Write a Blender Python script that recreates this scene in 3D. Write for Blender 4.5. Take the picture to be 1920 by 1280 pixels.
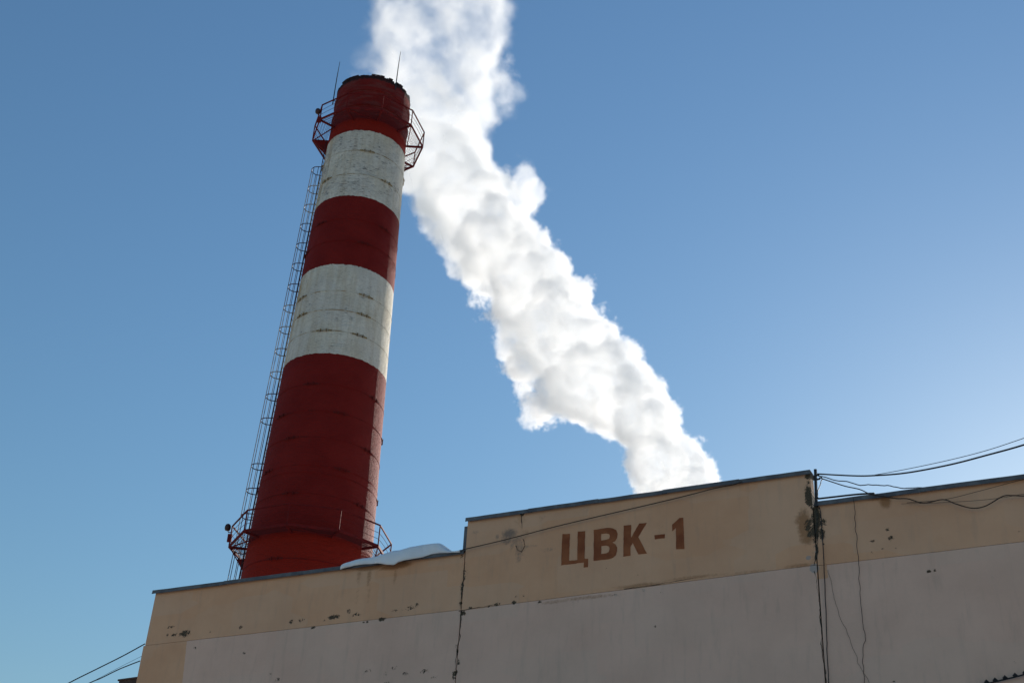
import bpy, bmesh, math, random
import numpy as np
from mathutils import Vector, Matrix, noise, geometry

for o in list(bpy.data.objects):
    bpy.data.objects.remove(o)
scene = bpy.context.scene
COL = scene.collection
rnd = random.Random(7)

# ------------------------------------------------------------------ camera
CZ = 1.6                                  # eye height, metres
FPX = 2411.0                              # focal length in pixels of a 1920 px wide frame
R_ = Vector((0.99809, -0.03130, 0.05326))
U_ = Vector((-0.06178, -0.50575, 0.86046))
F_ = Vector((0.0, 0.86211, 0.50672))
F_.normalize(); R_ = (R_ - F_ * R_.dot(F_)).normalized(); U_ = R_.cross(F_)
cam = bpy.data.cameras.new('camera')
cam.sensor_width = 36.0
cam.lens = 36.0 * FPX / 1920.0
cam.clip_start = 0.1
cam.clip_end = 8000.0
camo = bpy.data.objects.new('camera', cam)
camo.matrix_world = Matrix(((R_.x, U_.x, -F_.x, 0), (R_.y, U_.y, -F_.y, 0), (R_.z, U_.z, -F_.z, CZ), (0, 0, 0, 1)))
COL.objects.link(camo)
scene.camera = camo

# ------------------------------------------------------------------ sky and sun
SUN_EL, SUN_AZ = math.radians(17.5), math.radians(28.5)   # azimuth clockwise from +Y
world = bpy.data.worlds.new('World')
scene.world = world
world.use_nodes = True
wn = world.node_tree
wn.nodes.clear()
sky = wn.nodes.new('ShaderNodeTexSky')
sky.sky_type = 'NISHITA'
sky.sun_disc = False
sky.sun_elevation = SUN_EL
sky.sun_rotation = SUN_AZ
sky.altitude = 200.0
sky.air_density = 1.9
sky.dust_density = 0.5
sky.ozone_density = 7.0
bg = wn.nodes.new('ShaderNodeBackground')
bg.inputs['Strength'].default_value = 0.10
wo = wn.nodes.new('ShaderNodeOutputWorld')
wn.links.new(sky.outputs[0], bg.inputs['Color'])
wn.links.new(bg.outputs[0], wo.inputs['Surface'])

sun = bpy.data.lights.new('sun', 'SUN')
sun.energy = 4.7
sun.angle = math.radians(0.53)
sun.color = (1.0, 0.92, 0.82)
suno = bpy.data.objects.new('sun', sun)
sd = Vector((math.sin(SUN_AZ) * math.cos(SUN_EL), math.cos(SUN_AZ) * math.cos(SUN_EL), math.sin(SUN_EL)))
suno.rotation_euler = sd.to_track_quat('Z', 'Y').to_euler()
suno.location = (0, 0, 60)
COL.objects.link(suno)

scene.view_settings.view_transform = 'Standard'
scene.view_settings.look = 'None'
scene.view_settings.gamma = 1.0
scene.view_settings.use_curve_mapping = False
scene.view_settings.exposure = 0.32
scene.render.engine = 'CYCLES'
scene.cycles.max_bounces = 40
scene.cycles.volume_bounces = 32
scene.cycles.diffuse_bounces = 4
scene.cycles.transparent_max_bounces = 16
scene.cycles.volume_step_rate = 3.0
scene.cycles.volume_max_steps = 512
scene.cycles.use_denoising = True
try:
    scene.cycles.denoiser = 'OPENIMAGEDENOISE'
except Exception:
    pass

# ------------------------------------------------------------------ frames of reference
WA = 0.48025                               # the facade's bearing
WD = Vector((math.cos(WA), -math.sin(WA), 0))      # along the facade, to the right
WN = Vector((math.sin(WA), math.cos(WA), 0))       # into the building
WN0 = 24.0


def ray(x, y):
    return F_ + R_ * ((x - 960) / FPX) + U_ * ((640 - y) / FPX)


def wall_sz(x, y, n=WN0):
    """survey: sight line through photo point -> position (along, height) on the facade plane"""
    v = ray(x, y)
    P = v * (n / v.dot(WN))
    return P.dot(WD), P.z + CZ


def W(s, z, n=WN0):
    return WD * s + WN * n + Vector((0, 0, z))


CX, CY = -7.9292, 51.3919                  # chimney axis
HS = [18.2634, 27.6394, 32.4143, 36.4303, 40.505]
RS = [2.6465, 2.3421, 2.2046, 2.0837, 1.9695]


def rad(zr):                               # shaft radius at height above the eye
    if zr >= HS[-1]:
        return RS[-1] - 0.0285 * (zr - HS[-1])
    if zr <= HS[0]:
        return RS[0] - 0.0325 * (zr - HS[0])
    return float(np.interp(zr, HS, RS))


def CP(az, zr, off=0.0, r=None):
    a = math.radians(az)
    rr = (rad(zr) if r is None else r) + off
    return Vector((CX + rr * math.cos(a), CY + rr * math.sin(a), zr + CZ))


# ------------------------------------------------------------------ object helpers
def props(o, label=None, cat=None, group=None, kind=None):
    if label: o['label'] = label
    if cat: o['category'] = cat
    if group: o['group'] = group
    if kind: o['kind'] = kind
    return o


def empty(name, loc, label=None, cat=None, group=None):
    o = bpy.data.objects.new(name, None)
    o.location = loc
    o.empty_display_size = 0.3
    COL.objects.link(o)
    return props(o, label, cat, group)


def wloc(o):
    v = Vector((0, 0, 0))
    while o is not None:
        v += Vector(o.location)
        o = o.parent
    return v


def add(name, verts, faces, mat, parent=None, smooth=False, origin=None):
    base = wloc(parent) if parent is not None else Vector((0, 0, 0))
    org = Vector(origin) if origin is not None else (base if parent is not None else Vector((0, 0, 0)))
    me = bpy.data.meshes.new(name)
    me.from_pydata([tuple(Vector(v) - org) for v in verts], [], faces)
    me.update()
    if smooth:
        me.polygons.foreach_set('use_smooth', [True] * len(me.polygons))
    if mat is not None:
        me.materials.append(mat)
    o = bpy.data.objects.new(name, me)
    COL.objects.link(o)
    if parent is not None:
        o.parent = parent
    o.location = org - base
    return o


class MB:
    def __init__(self):
        self.v, self.f = [], []

    def poly(self, vs, fs):
        n = len(self.v)
        self.v += [Vector(v) for v in vs]
        self.f += [tuple(i + n for i in f) for f in fs]
        return self

    def box(self, o, ax, ay, az):          # corner and three edge vectors
        o, ax, ay, az = Vector(o), Vector(ax), Vector(ay), Vector(az)
        vs = [o, o + ax, o + ax + ay, o + ay, o + az, o + ax + az, o + ax + ay + az, o + ay + az]
        fs = [(0, 3, 2, 1), (4, 5, 6, 7), (0, 1, 5, 4), (1, 2, 6, 5), (2, 3, 7, 6), (3, 0, 4, 7)]
        if ax.cross(ay).dot(az) < 0:
            fs = [tuple(reversed(f)) for f in fs]
        return self.poly(vs, fs)

    def beam(self, a, b, w, h, up=(0, 0, 1)):
        a, b = Vector(a), Vector(b)
        d = (b - a).normalized()
        s = d.cross(Vector(up))
        if s.length < 1e-4:
            s = d.cross(Vector((1, 0, 0)))
        s.normalize()
        u = s.cross(d)
        return self.box(a - s * w / 2 - u * h / 2, b - a, s * w, u * h)

    def tube(self, pts, r, n=6, closed=False):
        pts = [Vector(p) for p in pts]
        N = len(pts)
        k0 = len(self.v)
        rr = r if isinstance(r, (list, tuple)) else [r] * N
        prev = None
        for i, p in enumerate(pts):
            if closed:
                d = pts[(i + 1) % N] - pts[i - 1]
            else:
                d = pts[min(i + 1, N - 1)] - pts[max(i - 1, 0)]
            d.normalize()
            if prev is None:
                s = d.cross(Vector((0, 0, 1)))
                if s.length < 1e-3:
                    s = d.cross(Vector((1, 0, 0)))
            else:
                s = prev - d * prev.dot(d)
            s.normalize(); prev = s
            u = s.cross(d)
            for k in range(n):
                a = 2 * math.pi * k / n
                self.v.append(p + (s * math.cos(a) + u * math.sin(a)) * rr[i])
        for i in range(N if closed else N - 1):
            j = (i + 1) % N
            for k in range(n):
                l = (k + 1) % n
                self.f.append((k0 + i * n + k, k0 + i * n + l, k0 + j * n + l, k0 + j * n + k))
        if not closed:
            self.f.append(tuple(k0 + k for k in range(n)))
            self.f.append(tuple(k0 + (N - 1) * n + k for k in reversed(range(n))))
        return self

    def build(self, name, mat, parent=None, smooth=False, origin=None):
        return add(name, self.v, self.f, mat, parent, smooth, origin)


# ------------------------------------------------------------------ materials
class NT:
    def __init__(self, name):
        self.m = bpy.data.materials.new(name)
        self.m.use_nodes = True
        self.t = self.m.node_tree
        self.t.nodes.clear()
        self.out = self.t.nodes.new('ShaderNodeOutputMaterial')

    def n(self, typ, **kw):
        nd = self.t.nodes.new(typ)
        for k, v in kw.items():
            setattr(nd, k, v)
        return nd

    def l(self, a, b):
        self.t.links.new(a, b)

    def set(self, sock, v):
        if hasattr(v, 'is_output'):
            self.l(v, sock)
        else:
            sock.default_value = v

    def math(self, op, a, b=None, c=None, clamp=False):
        nd = self.n('ShaderNodeMath', operation=op, use_clamp=clamp)
        self.set(nd.inputs[0], a)
        if b is not None: self.set(nd.inputs[1], b)
        if c is not None: self.set(nd.inputs[2], c)
        return nd.outputs[0]

    def step(self, x, lo, hi):
        nd = self.n('ShaderNodeMapRange', interpolation_type='SMOOTHSTEP')
        self.set(nd.inputs['Value'], x)
        self.set(nd.inputs['From Min'], lo); self.set(nd.inputs['From Max'], hi)
        return nd.outputs['Result']

    def mix(self, f, a, b):
        nd = self.n('ShaderNodeMix', data_type='RGBA')
        self.set(nd.inputs[0], f)
        for s, v in ((nd.inputs[6], a), (nd.inputs[7], b)):
            if isinstance(v, tuple) and len(v) == 3: v = v + (1,)
            self.set(s, v)
        return nd.outputs[2]

    def noise(self, vec, scale, detail=3.0, rough=0.55, dist=0.0):
        nd = self.n('ShaderNodeTexNoise')
        if vec is not None: self.l(vec, nd.inputs['Vector'])
        nd.inputs['Scale'].default_value = scale
        nd.inputs['Detail'].default_value = detail
        nd.inputs['Roughness'].default_value = rough
        nd.inputs['Distortion'].default_value = dist
        return nd.outputs['Fac']

    def mapping(self, vec, scale=(1, 1, 1), loc=(0, 0, 0)):
        nd = self.n('ShaderNodeMapping')
        self.l(vec, nd.inputs['Vector'])
        nd.inputs['Scale'].default_value = scale
        nd.inputs['Location'].default_value = loc
        return nd.outputs[0]

    def pos(self):
        return self.n('ShaderNodeNewGeometry').outputs['Position']

    def principled(self, color, rough=0.8, metal=0.0, bump=None, bstr=0.3, bdist=0.01, spec=0.3):
        p = self.n('ShaderNodeBsdfPrincipled')
        if isinstance(color, tuple) and len(color) == 3: color = color + (1,)
        self.set(p.inputs['Base Color'], color)
        self.set(p.inputs['Roughness'], rough)
        self.set(p.inputs['Metallic'], metal)
        p.inputs['Specular IOR Level'].default_value = spec
        if bump is not None:
            b = self.n('ShaderNodeBump')
            b.inputs['Strength'].default_value = bstr
            b.inputs['Distance'].default_value = bdist
            self.l(bump, b.inputs['Height'])
            self.l(b.outputs[0], p.inputs['Normal'])
        self.l(p.outputs[0], self.out.inputs['Surface'])
        return self.m


def simple(name, c1, c2, scale=3.0, rough=0.7, metal=0.0, bstr=0.2, spec=0.3):
    t = NT(name)
    p = t.pos()
    f = t.noise(p, scale, 5)
    f2 = t.step(f, 0.35, 0.68)
    return t.principled(t.mix(f2, c1, c2), rough, metal, t.noise(p, scale * 8, 4), bstr, 0.004, spec)


# plaster facade: beige band above, white field below, wear read from painted-on attributes
def mat_facade():
    t = NT('painted_plaster')
    pos = t.pos()
    # facade coordinates
    def dot(vec, v):
        nd = t.n('ShaderNodeVectorMath', operation='DOT_PRODUCT')
        t.l(vec, nd.inputs[0]); nd.inputs[1].default_value = v
        return nd.outputs['Value']
    s = dot(pos, tuple(WD))
    sep = t.n('ShaderNodeSeparateXYZ'); t.l(pos, sep.inputs[0])
    z = sep.outputs['Z']
    comb = t.n('ShaderNodeCombineXYZ'); t.l(s, comb.inputs[0]); t.l(z, comb.inputs[1])
    uv = comb.outputs[0]
    wob = t.noise(uv, 1.3, 4, 0.6)
    at = t.n('ShaderNodeAttribute', attribute_name='paint')      # 1 = beige, 0 = white
    edge = t.noise(uv, 9, 4, 0.65)
    beige_m = t.step(t.math('ADD', at.outputs['Fac'], t.math('MULTIPLY', t.math('SUBTRACT', edge, 0.5), 0.5)), 0.44, 0.56)
    n1 = t.noise(uv, 0.7, 5, 0.6)
    n2 = t.noise(t.mapping(uv, (6.0, 0.9, 1)), 1.0, 5, 0.6)       # vertical run-off
    n3 = t.noise(uv, 14, 5, 0.7)
    n4 = t.noise(uv, 60, 3, 0.7)
    beige = t.mix(t.step(n1, 0.3, 0.7), (0.635, 0.345, 0.200), (0.70, 0.400, 0.240))
    white = t.mix(t.step(n1, 0.3, 0.7), (0.655, 0.43, 0.33), (0.725, 0.485, 0.375))
    base = t.mix(beige_m, white, beige)
    base = t.mix(t.math('MULTIPLY', t.step(n2, 0.50, 0.76), 0.19), base, (0.27, 0.22, 0.18))
    base = t.mix(t.math('MULTIPLY', t.step(n3, 0.5, 0.8), 0.10), base, (0.30, 0.26, 0.22))
    # roller-patched paint: faint lighter rectangles and touch-ups
    vor = t.n('ShaderNodeTexVoronoi', distance='CHEBYCHEV'); t.l(t.mapping(uv, (0.55, 1.3, 1)), vor.inputs['Vector'])
    vor.inputs['Scale'].default_value = 1.0
    sepc = t.n('ShaderNodeSeparateColor'); t.l(vor.outputs['Color'], sepc.inputs[0])
    base = t.mix(t.math('MULTIPLY', t.step(sepc.outputs[0], 0.3, 0.9), 0.15), base, (0.60, 0.48, 0.38))
    w = t.n('ShaderNodeAttribute', attribute_name='wear')
    ws = t.n('ShaderNodeSeparateColor'); t.l(w.outputs['Color'], ws.inputs[0])
    chipn = t.noise(uv, 15, 7, 0.78, 0.9)
    chip = t.step(t.math('ADD', ws.outputs[0], t.math('MULTIPLY', t.math('SUBTRACT', chipn, 0.5), 3.2)), 0.62, 0.74)
    rust = t.step(t.math('ADD', ws.outputs[1], t.math('MULTIPLY', t.math('SUBTRACT', n3, 0.5), 0.9)), 0.12, 0.85)
    soot = t.step(t.math('ADD', ws.outputs[2], t.math('MULTIPLY', t.math('SUBTRACT', n3, 0.5), 1.3)), 0.25, 1.0)
    base = t.mix(t.math('MULTIPLY', rust, 0.75), base, (0.27, 0.125, 0.05))
    base = t.mix(t.math('MULTIPLY', soot, 0.75), base, (0.16, 0.135, 0.12))
    # scattered tiny knocks all over the wall
    sp = t.noise(uv, 5.5, 6, 0.75)
    spk = t.step(sp, 0.735, 0.755)
    base = t.mix(t.math('MULTIPLY', spk, 0.65), base, (0.12, 0.10, 0.085))
    pale = t.n('ShaderNodeAttribute', attribute_name='pale')
    palem = t.step(t.math('ADD', pale.outputs['Fac'], t.math('MULTIPLY', t.math('SUBTRACT', chipn, 0.5), 1.6)), 0.45, 0.7)
    base = t.mix(t.math('MULTIPLY', palem, 0.7), base, (0.30, 0.295, 0.29))
    base = t.mix(chip, base, t.mix(t.step(n4, 0.35, 0.65), (0.035, 0.026, 0.017), (0.14, 0.105, 0.07)))
    h = t.math('SUBTRACT', t.math('ADD', t.math('MULTIPLY', n3, 0.45), t.math('MULTIPLY', n4, 0.25)), t.math('MULTIPLY', t.math('MAXIMUM', chip, spk), 1.5))
    return t.principled(base, 0.9, 0, h, 0.6, 0.012, 0.2)


def mat_shaft():
    t = NT('painted_brick')
    pos = t.pos()
    sep = t.n('ShaderNodeSeparateXYZ'); t.l(pos, sep.inputs[0])
    x = t.math('SUBTRACT', sep.outputs[0], CX); y = t.math('SUBTRACT', sep.outputs[1], CY); z = sep.outputs[2]
    ang = t.math('ARCTAN2', y, x)
    u = t.math('MULTIPLY', ang, 2.25)
    comb = t.n('ShaderNodeCombineXYZ'); t.l(u, comb.inputs[0]); t.l(z, comb.inputs[1])
    uv = comb.outputs[0]
    br = t.n('ShaderNodeTexBrick')
    t.l(uv, br.inputs['Vector'])
    br.inputs['Scale'].default_value = 1.0
    br.inputs['Brick Width'].default_value = 0.20
    br.inputs['Row Height'].default_value = 0.077
    br.inputs['Mortar Size'].default_value = 0.009
    br.inputs['Mortar Smooth'].default_value = 0.4
    br.inputs['Color1'].default_value = (1, 1, 1, 1); br.inputs['Color2'].default_value = (0.55, 0.55, 0.55, 1)
    br.inputs['Mortar'].default_value = (0, 0, 0, 1)
    zr = t.math('SUBTRACT', z, CZ)
    wob = t.math('MULTIPLY', t.math('SUBTRACT', t.noise(uv, 4.0, 5, 0.7), 0.5), 0.22)
    zb = t.math('ADD', zr, wob)
    def band(lo, hi):
        return t.math('MULTIPLY', t.math('GREATER_THAN', zb, lo), t.math('LESS_THAN', zb, hi))
    white = t.math('MAXIMUM', band(36.45, 40.52), band(27.66, 32.44))
    n1 = t.noise(uv, 0.8, 5, 0.6)
    n2 = t.noise(uv, 7, 6, 0.7)
    n2b = t.noise(t.mapping(uv, (1.0, 7.5, 1)), 3.0, 5, 0.72)         # thin horizontal flakes along the courses
    nv = t.noise(t.mapping(uv, (3.2, 0.35, 1)), 1.0, 5, 0.65)         # run-off
    # red paint; fresher just below the walkways, sun-bleached at the head
    fresh = t.math('MAXIMUM', t.math('MULTIPLY', t.step(zr, 40.4, 40.7), t.math('SUBTRACT', 1.0, t.step(zr, 41.25, 41.3))),
                   t.math('SUBTRACT', 1.0, t.step(zr, 19.1, 19.3)))
    red = t.mix(t.step(n1, 0.3, 0.7), (0.165, 0.008, 0.006), (0.20, 0.012, 0.009))
    red = t.mix(t.math('MULTIPLY', fresh, 0.7), red, (0.27, 0.014, 0.005))
    red = t.mix(t.math('MULTIPLY', t.step(n2, 0.5, 0.75), 0.35), red, (0.085, 0.016, 0.013))
    head = t.step(zr, 41.4, 41.7)
    grey = t.math('MULTIPLY', head, t.step(t.noise(t.mapping(uv, (0.7, 2.6, 1)), 1.3, 5, 0.65), 0.42, 0.66))
    red = t.mix(t.math('MULTIPLY', grey, 0.35), red, (0.16, 0.085, 0.075))
    red = t.mix(t.math('MULTIPLY', head, t.math('MULTIPLY', t.step(n2b, 0.52, 0.7), 0.6)), red, (0.04, 0.022, 0.02))
    # white paint
    wh = t.mix(t.step(n1, 0.3, 0.75), (0.66, 0.63, 0.54), (0.78, 0.75, 0.655))
    wh = t.mix(t.math('MULTIPLY', t.step(n2, 0.42, 0.75), 0.42), wh, (0.33, 0.33, 0.30))
    # rusty yellow staining towards the ladder side
    side = t.step(t.math('ABSOLUTE', ang), 2.15, 2.9)
    wh = t.mix(t.math('MULTIPLY', t.math('ADD', t.math('MULTIPLY', side, 0.85), 0.34), t.step(nv, 0.40, 0.7)), wh, (0.42, 0.30, 0.15))
    flake_thr = t.mix(t.step(zr, 33.0, 38.5), (0.63, 0.63, 0.63), (0.585, 0.585, 0.585))
    fl = t.step(t.math('SUBTRACT', t.math('ADD', n2b, t.math('MULTIPLY', t.math('SUBTRACT', t.noise(uv, 1.1, 2), 0.5), 0.25)), flake_thr), 0.0, 0.03)
    wh = t.mix(t.math('MULTIPLY', fl, 0.85), wh, (0.085, 0.07, 0.055))
    dash = t.step(t.noise(t.mapping(uv, (0.9, 12.0, 1), (3.0, 7.0, 0)), 2.2, 4, 0.6), 0.60, 0.66)
    wh = t.mix(t.math('MULTIPLY', dash, 0.38), wh, (0.26, 0.22, 0.16))
    hue = t.step(t.noise(uv, 0.55, 3, 0.5), 0.40, 0.62)
    wh = t.mix(t.math('MULTIPLY', hue, 0.22), wh, (0.50, 0.52, 0.56))
    base = t.mix(white, red, wh)
    base = t.mix(t.math('MULTIPLY', br.outputs['Fac'], 0.12), base, (0.06, 0.045, 0.04))
    top = t.step(t.math('ADD', zr, t.math('MULTIPLY', t.math('SUBTRACT', n2, 0.5), 0.5)), 43.86, 44.0)
    base = t.mix(t.math('MULTIPLY', top, 0.9), base, (0.018, 0.016, 0.017))
    bc = t.n('ShaderNodeSeparateColor'); t.l(br.outputs['Color'], bc.inputs[0])
    h = t.math('ADD', t.math('MULTIPLY', bc.outputs[0], 0.45), t.math('ADD', t.math('MULTIPLY', n2, 1.4), t.math('MULTIPLY', t.noise(t.mapping(uv, (1.0, 2.2, 1)), 2.2, 4, 0.7), 2.2)))
    h = t.math('SUBTRACT', h, t.math('MULTIPLY', t.math('MULTIPLY', fl, white), 0.5))
    return t.principled(base, 0.75, 0, h, 1.0, 0.035, 0.12)


M_FACADE = mat_facade()
M_SHAFT = mat_shaft()
M_COPING = simple('galvanised_coping', (0.085, 0.088, 0.10), (0.14, 0.145, 0.155), 4, 0.6, 0.1)
M_LETTER = simple('brown_letter_paint', (0.22, 0.060, 0.022), (0.32, 0.105, 0.040), 2.2, 0.85)
M_REDSTEEL = simple('red_painted_steel', (0.15, 0.010, 0.010), (0.09, 0.010, 0.010), 6, 0.75, spec=0.12)
M_GRATING = simple('dark_grating_steel', (0.12, 0.013, 0.012), (0.07, 0.012, 0.013), 9, 0.75, spec=0.12)
M_IRON = simple('dark_iron', (0.018, 0.02, 0.026), (0.035, 0.034, 0.038), 9, 0.6)
M_CABLE = simple('black_cable_sheath', (0.012, 0.013, 0.016), (0.026, 0.026, 0.028), 5, 0.55)
M_BROWNCABLE = simple('weathered_brown_cable', (0.035, 0.022, 0.016), (0.06, 0.04, 0.03), 5, 0.7)
M_CRACK = simple('open_joint_dark', (0.03, 0.026, 0.02), (0.07, 0.06, 0.045), 25, 0.95)
M_MORTAR = simple('grey_joint_mortar', (0.19, 0.18, 0.165), (0.30, 0.285, 0.265), 15, 0.95)
M_ROOF = simple('dark_roof_felt', (0.05, 0.047, 0.045), (0.085, 0.08, 0.075), 3, 0.95)
M_CANOPY = simple('brown_canopy_sheet', (0.06, 0.036, 0.028), (0.09, 0.052, 0.038), 3, 0.7)
M_LENS = simple('lamp_housing', (0.03, 0.012, 0.012), (0.06, 0.02, 0.018), 8, 0.4)


def mat_hoop():
    """hoops carry the paint of the band they cross, rusting through"""
    t = NT('painted_iron_hoop')
    pos = t.pos()
    sep = t.n('ShaderNodeSeparateXYZ'); t.l(pos, sep.inputs[0])
    zr = t.math('SUBTRACT', sep.outputs[2], CZ)
    def band(lo, hi):
        return t.math('MULTIPLY', t.math('GREATER_THAN', zr, lo), t.math('LESS_THAN', zr, hi))
    white = t.math('MAXIMUM', band(36.45, 40.52), band(27.66, 32.44))
    r = t.step(t.noise(pos, 2.4, 4, 0.7), 0.42, 0.62)
    w = t.mix(r, (0.52, 0.50, 0.43), (0.30, 0.22, 0.13))
    d = t.mix(r, (0.17, 0.009, 0.007), (0.10, 0.010, 0.009))
    return t.principled(t.mix(white, d, w), 0.8, 0, t.noise(pos, 40, 3), 0.3, 0.003, 0.1)


def mat_clamp():
    t = NT('rusty_hoop_clamp')
    pos = t.pos()
    sep = t.n('ShaderNodeSeparateXYZ'); t.l(pos, sep.inputs[0])
    zr = t.math('SUBTRACT', sep.outputs[2], CZ)
    def band(lo, hi):
        return t.math('MULTIPLY', t.math('GREATER_THAN', zr, lo), t.math('LESS_THAN', zr, hi))
    white = t.math('MAXIMUM', band(36.45, 40.52), band(27.66, 32.44))
    r = t.step(t.noise(pos, 9, 4, 0.7), 0.42, 0.6)
    w = t.mix(r, (0.34, 0.25, 0.12), (0.13, 0.085, 0.045))
    d = t.mix(r, (0.13, 0.009, 0.007), (0.075, 0.009, 0.008))
    return t.principled(t.mix(white, d, w), 0.8, 0, t.noise(pos, 40, 3), 0.3, 0.003, 0.2)


def mat_ladder():
    """ladder steel: painted dark red over the red bands, dirty white over the white ones"""
    t = NT('banded_ladder_steel')
    pos = t.pos()
    sep = t.n('ShaderNodeSeparateXYZ'); t.l(pos, sep.inputs[0])
    zr = t.math('SUBTRACT', sep.outputs[2], CZ)
    def band(lo, hi):
        return t.math('MULTIPLY', t.math('GREATER_THAN', zr, lo), t.math('LESS_THAN', zr, hi))
    white = t.math('MAXIMUM', band(36.0, 39.0), band(27.2, 31.3))
    w = t.mix(t.step(t.noise(pos, 4, 4), 0.4, 0.6), (0.30, 0.27, 0.22), (0.13, 0.09, 0.06))
    d = t.mix(t.step(t.noise(pos, 4, 4), 0.4, 0.6), (0.065, 0.016, 0.022), (0.03, 0.02, 0.035))
    return t.principled(t.mix(white, d, w), 0.55, 0, t.noise(pos, 40, 3), 0.2, 0.002, 0.3)


M_HOOP, M_CLAMP, M_LADDER = mat_hoop(), mat_clamp(), mat_ladder()


def mat_snow(name, c):
    t = NT(name)
    pos = t.pos()
    n1 = t.noise(pos, 3.0, 5, 0.6); n2 = t.noise(pos, 22, 4, 0.6)
    p = t.n('ShaderNodeBsdfPrincipled')
    t.l(t.mix(t.step(n1, 0.35, 0.7), c, tuple(k * 0.93 for k in c)), p.inputs['Base Color'])
    p.inputs['Roughness'].default_value = 0.7
    p.inputs['Subsurface Weight'].default_value = 0.35
    p.inputs['Subsurface Radius'].default_value = (0.10, 0.12, 0.16)
    p.inputs['Subsurface Scale'].default_value = 0.5
    b = t.n('ShaderNodeBump'); b.inputs['Strength'].default_value = 0.7; b.inputs['Distance'].default_value = 0.03
    t.l(t.math('ADD', n1, t.math('MULTIPLY', n2, 0.3)), b.inputs['Height']); t.l(b.outputs[0], p.inputs['Normal'])
    t.l(p.outputs[0], t.out.inputs['Surface'])
    return t.m


M_SNOW = mat_snow('packed_snow', (0.80, 0.82, 0.85))


def mat_ground():
    t = NT('trodden_snow_ground')
    pos = t.pos()
    n1 = t.noise(pos, 0.05, 6, 0.6); n2 = t.noise(pos, 1.2, 6, 0.65)
    c = t.mix(t.step(n1, 0.45, 0.6), (0.74, 0.66, 0.56), (0.42, 0.36, 0.30))
    c = t.mix(t.math('MULTIPLY', t.step(n2, 0.45, 0.7), 0.5), c, (0.28, 0.27, 0.26))
    return t.principled(c, 0.85, 0, n2, 0.5, 0.05, 0.2)


# ------------------------------------------------------------------ ground
gv, gf = [], []
G = 40
for j in range(G + 1):
    for i in range(G + 1):
        fx = (i / G * 2 - 1); fy = (j / G * 2 - 1)
        x = math.copysign(abs(fx) ** 2.2, fx) * 3500; y = math.copysign(abs(fy) ** 2.2, fy) * 3500
        gv.append((x, y, 0.0 if math.hypot(x, y) < 90 else 0.6 * noise.noise(Vector((x / 90, y / 90, 0)))))
for j in range(G):
    for i in range(G):
        a = j * (G + 1) + i
        gf.append((a, a + 1, a + G + 2, a + G + 1))
props(add('ground', gv, gf, mat_ground(), smooth=True), kind='structure')

# ------------------------------------------------------------------ boiler house
S_L, S_J1, S_J2, S_R = -22.20, -13.355, -5.45, 5.0      # left corner, two joints, right end (outside the picture)
Z_BAND = 9.2 + CZ
Z_LOW, Z_HIGH = 10.60 + CZ, 11.385 + CZ
DEPTH = 13.0
bh = empty('boiler_house', W(S_L, 0), 'long panel-walled boiler house with beige upper band over a grey-white wall below the chimney', 'building')

# wear marks surveyed from the photograph: (x, y, half-width px, half-height px, channel, strength)
MARKS = []
def mk(ch, st, *items):
    for it in items:
        MARKS.append((it[0], it[1], it[2], it[3], ch, it[4] if len(it) > 4 else st))

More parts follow.
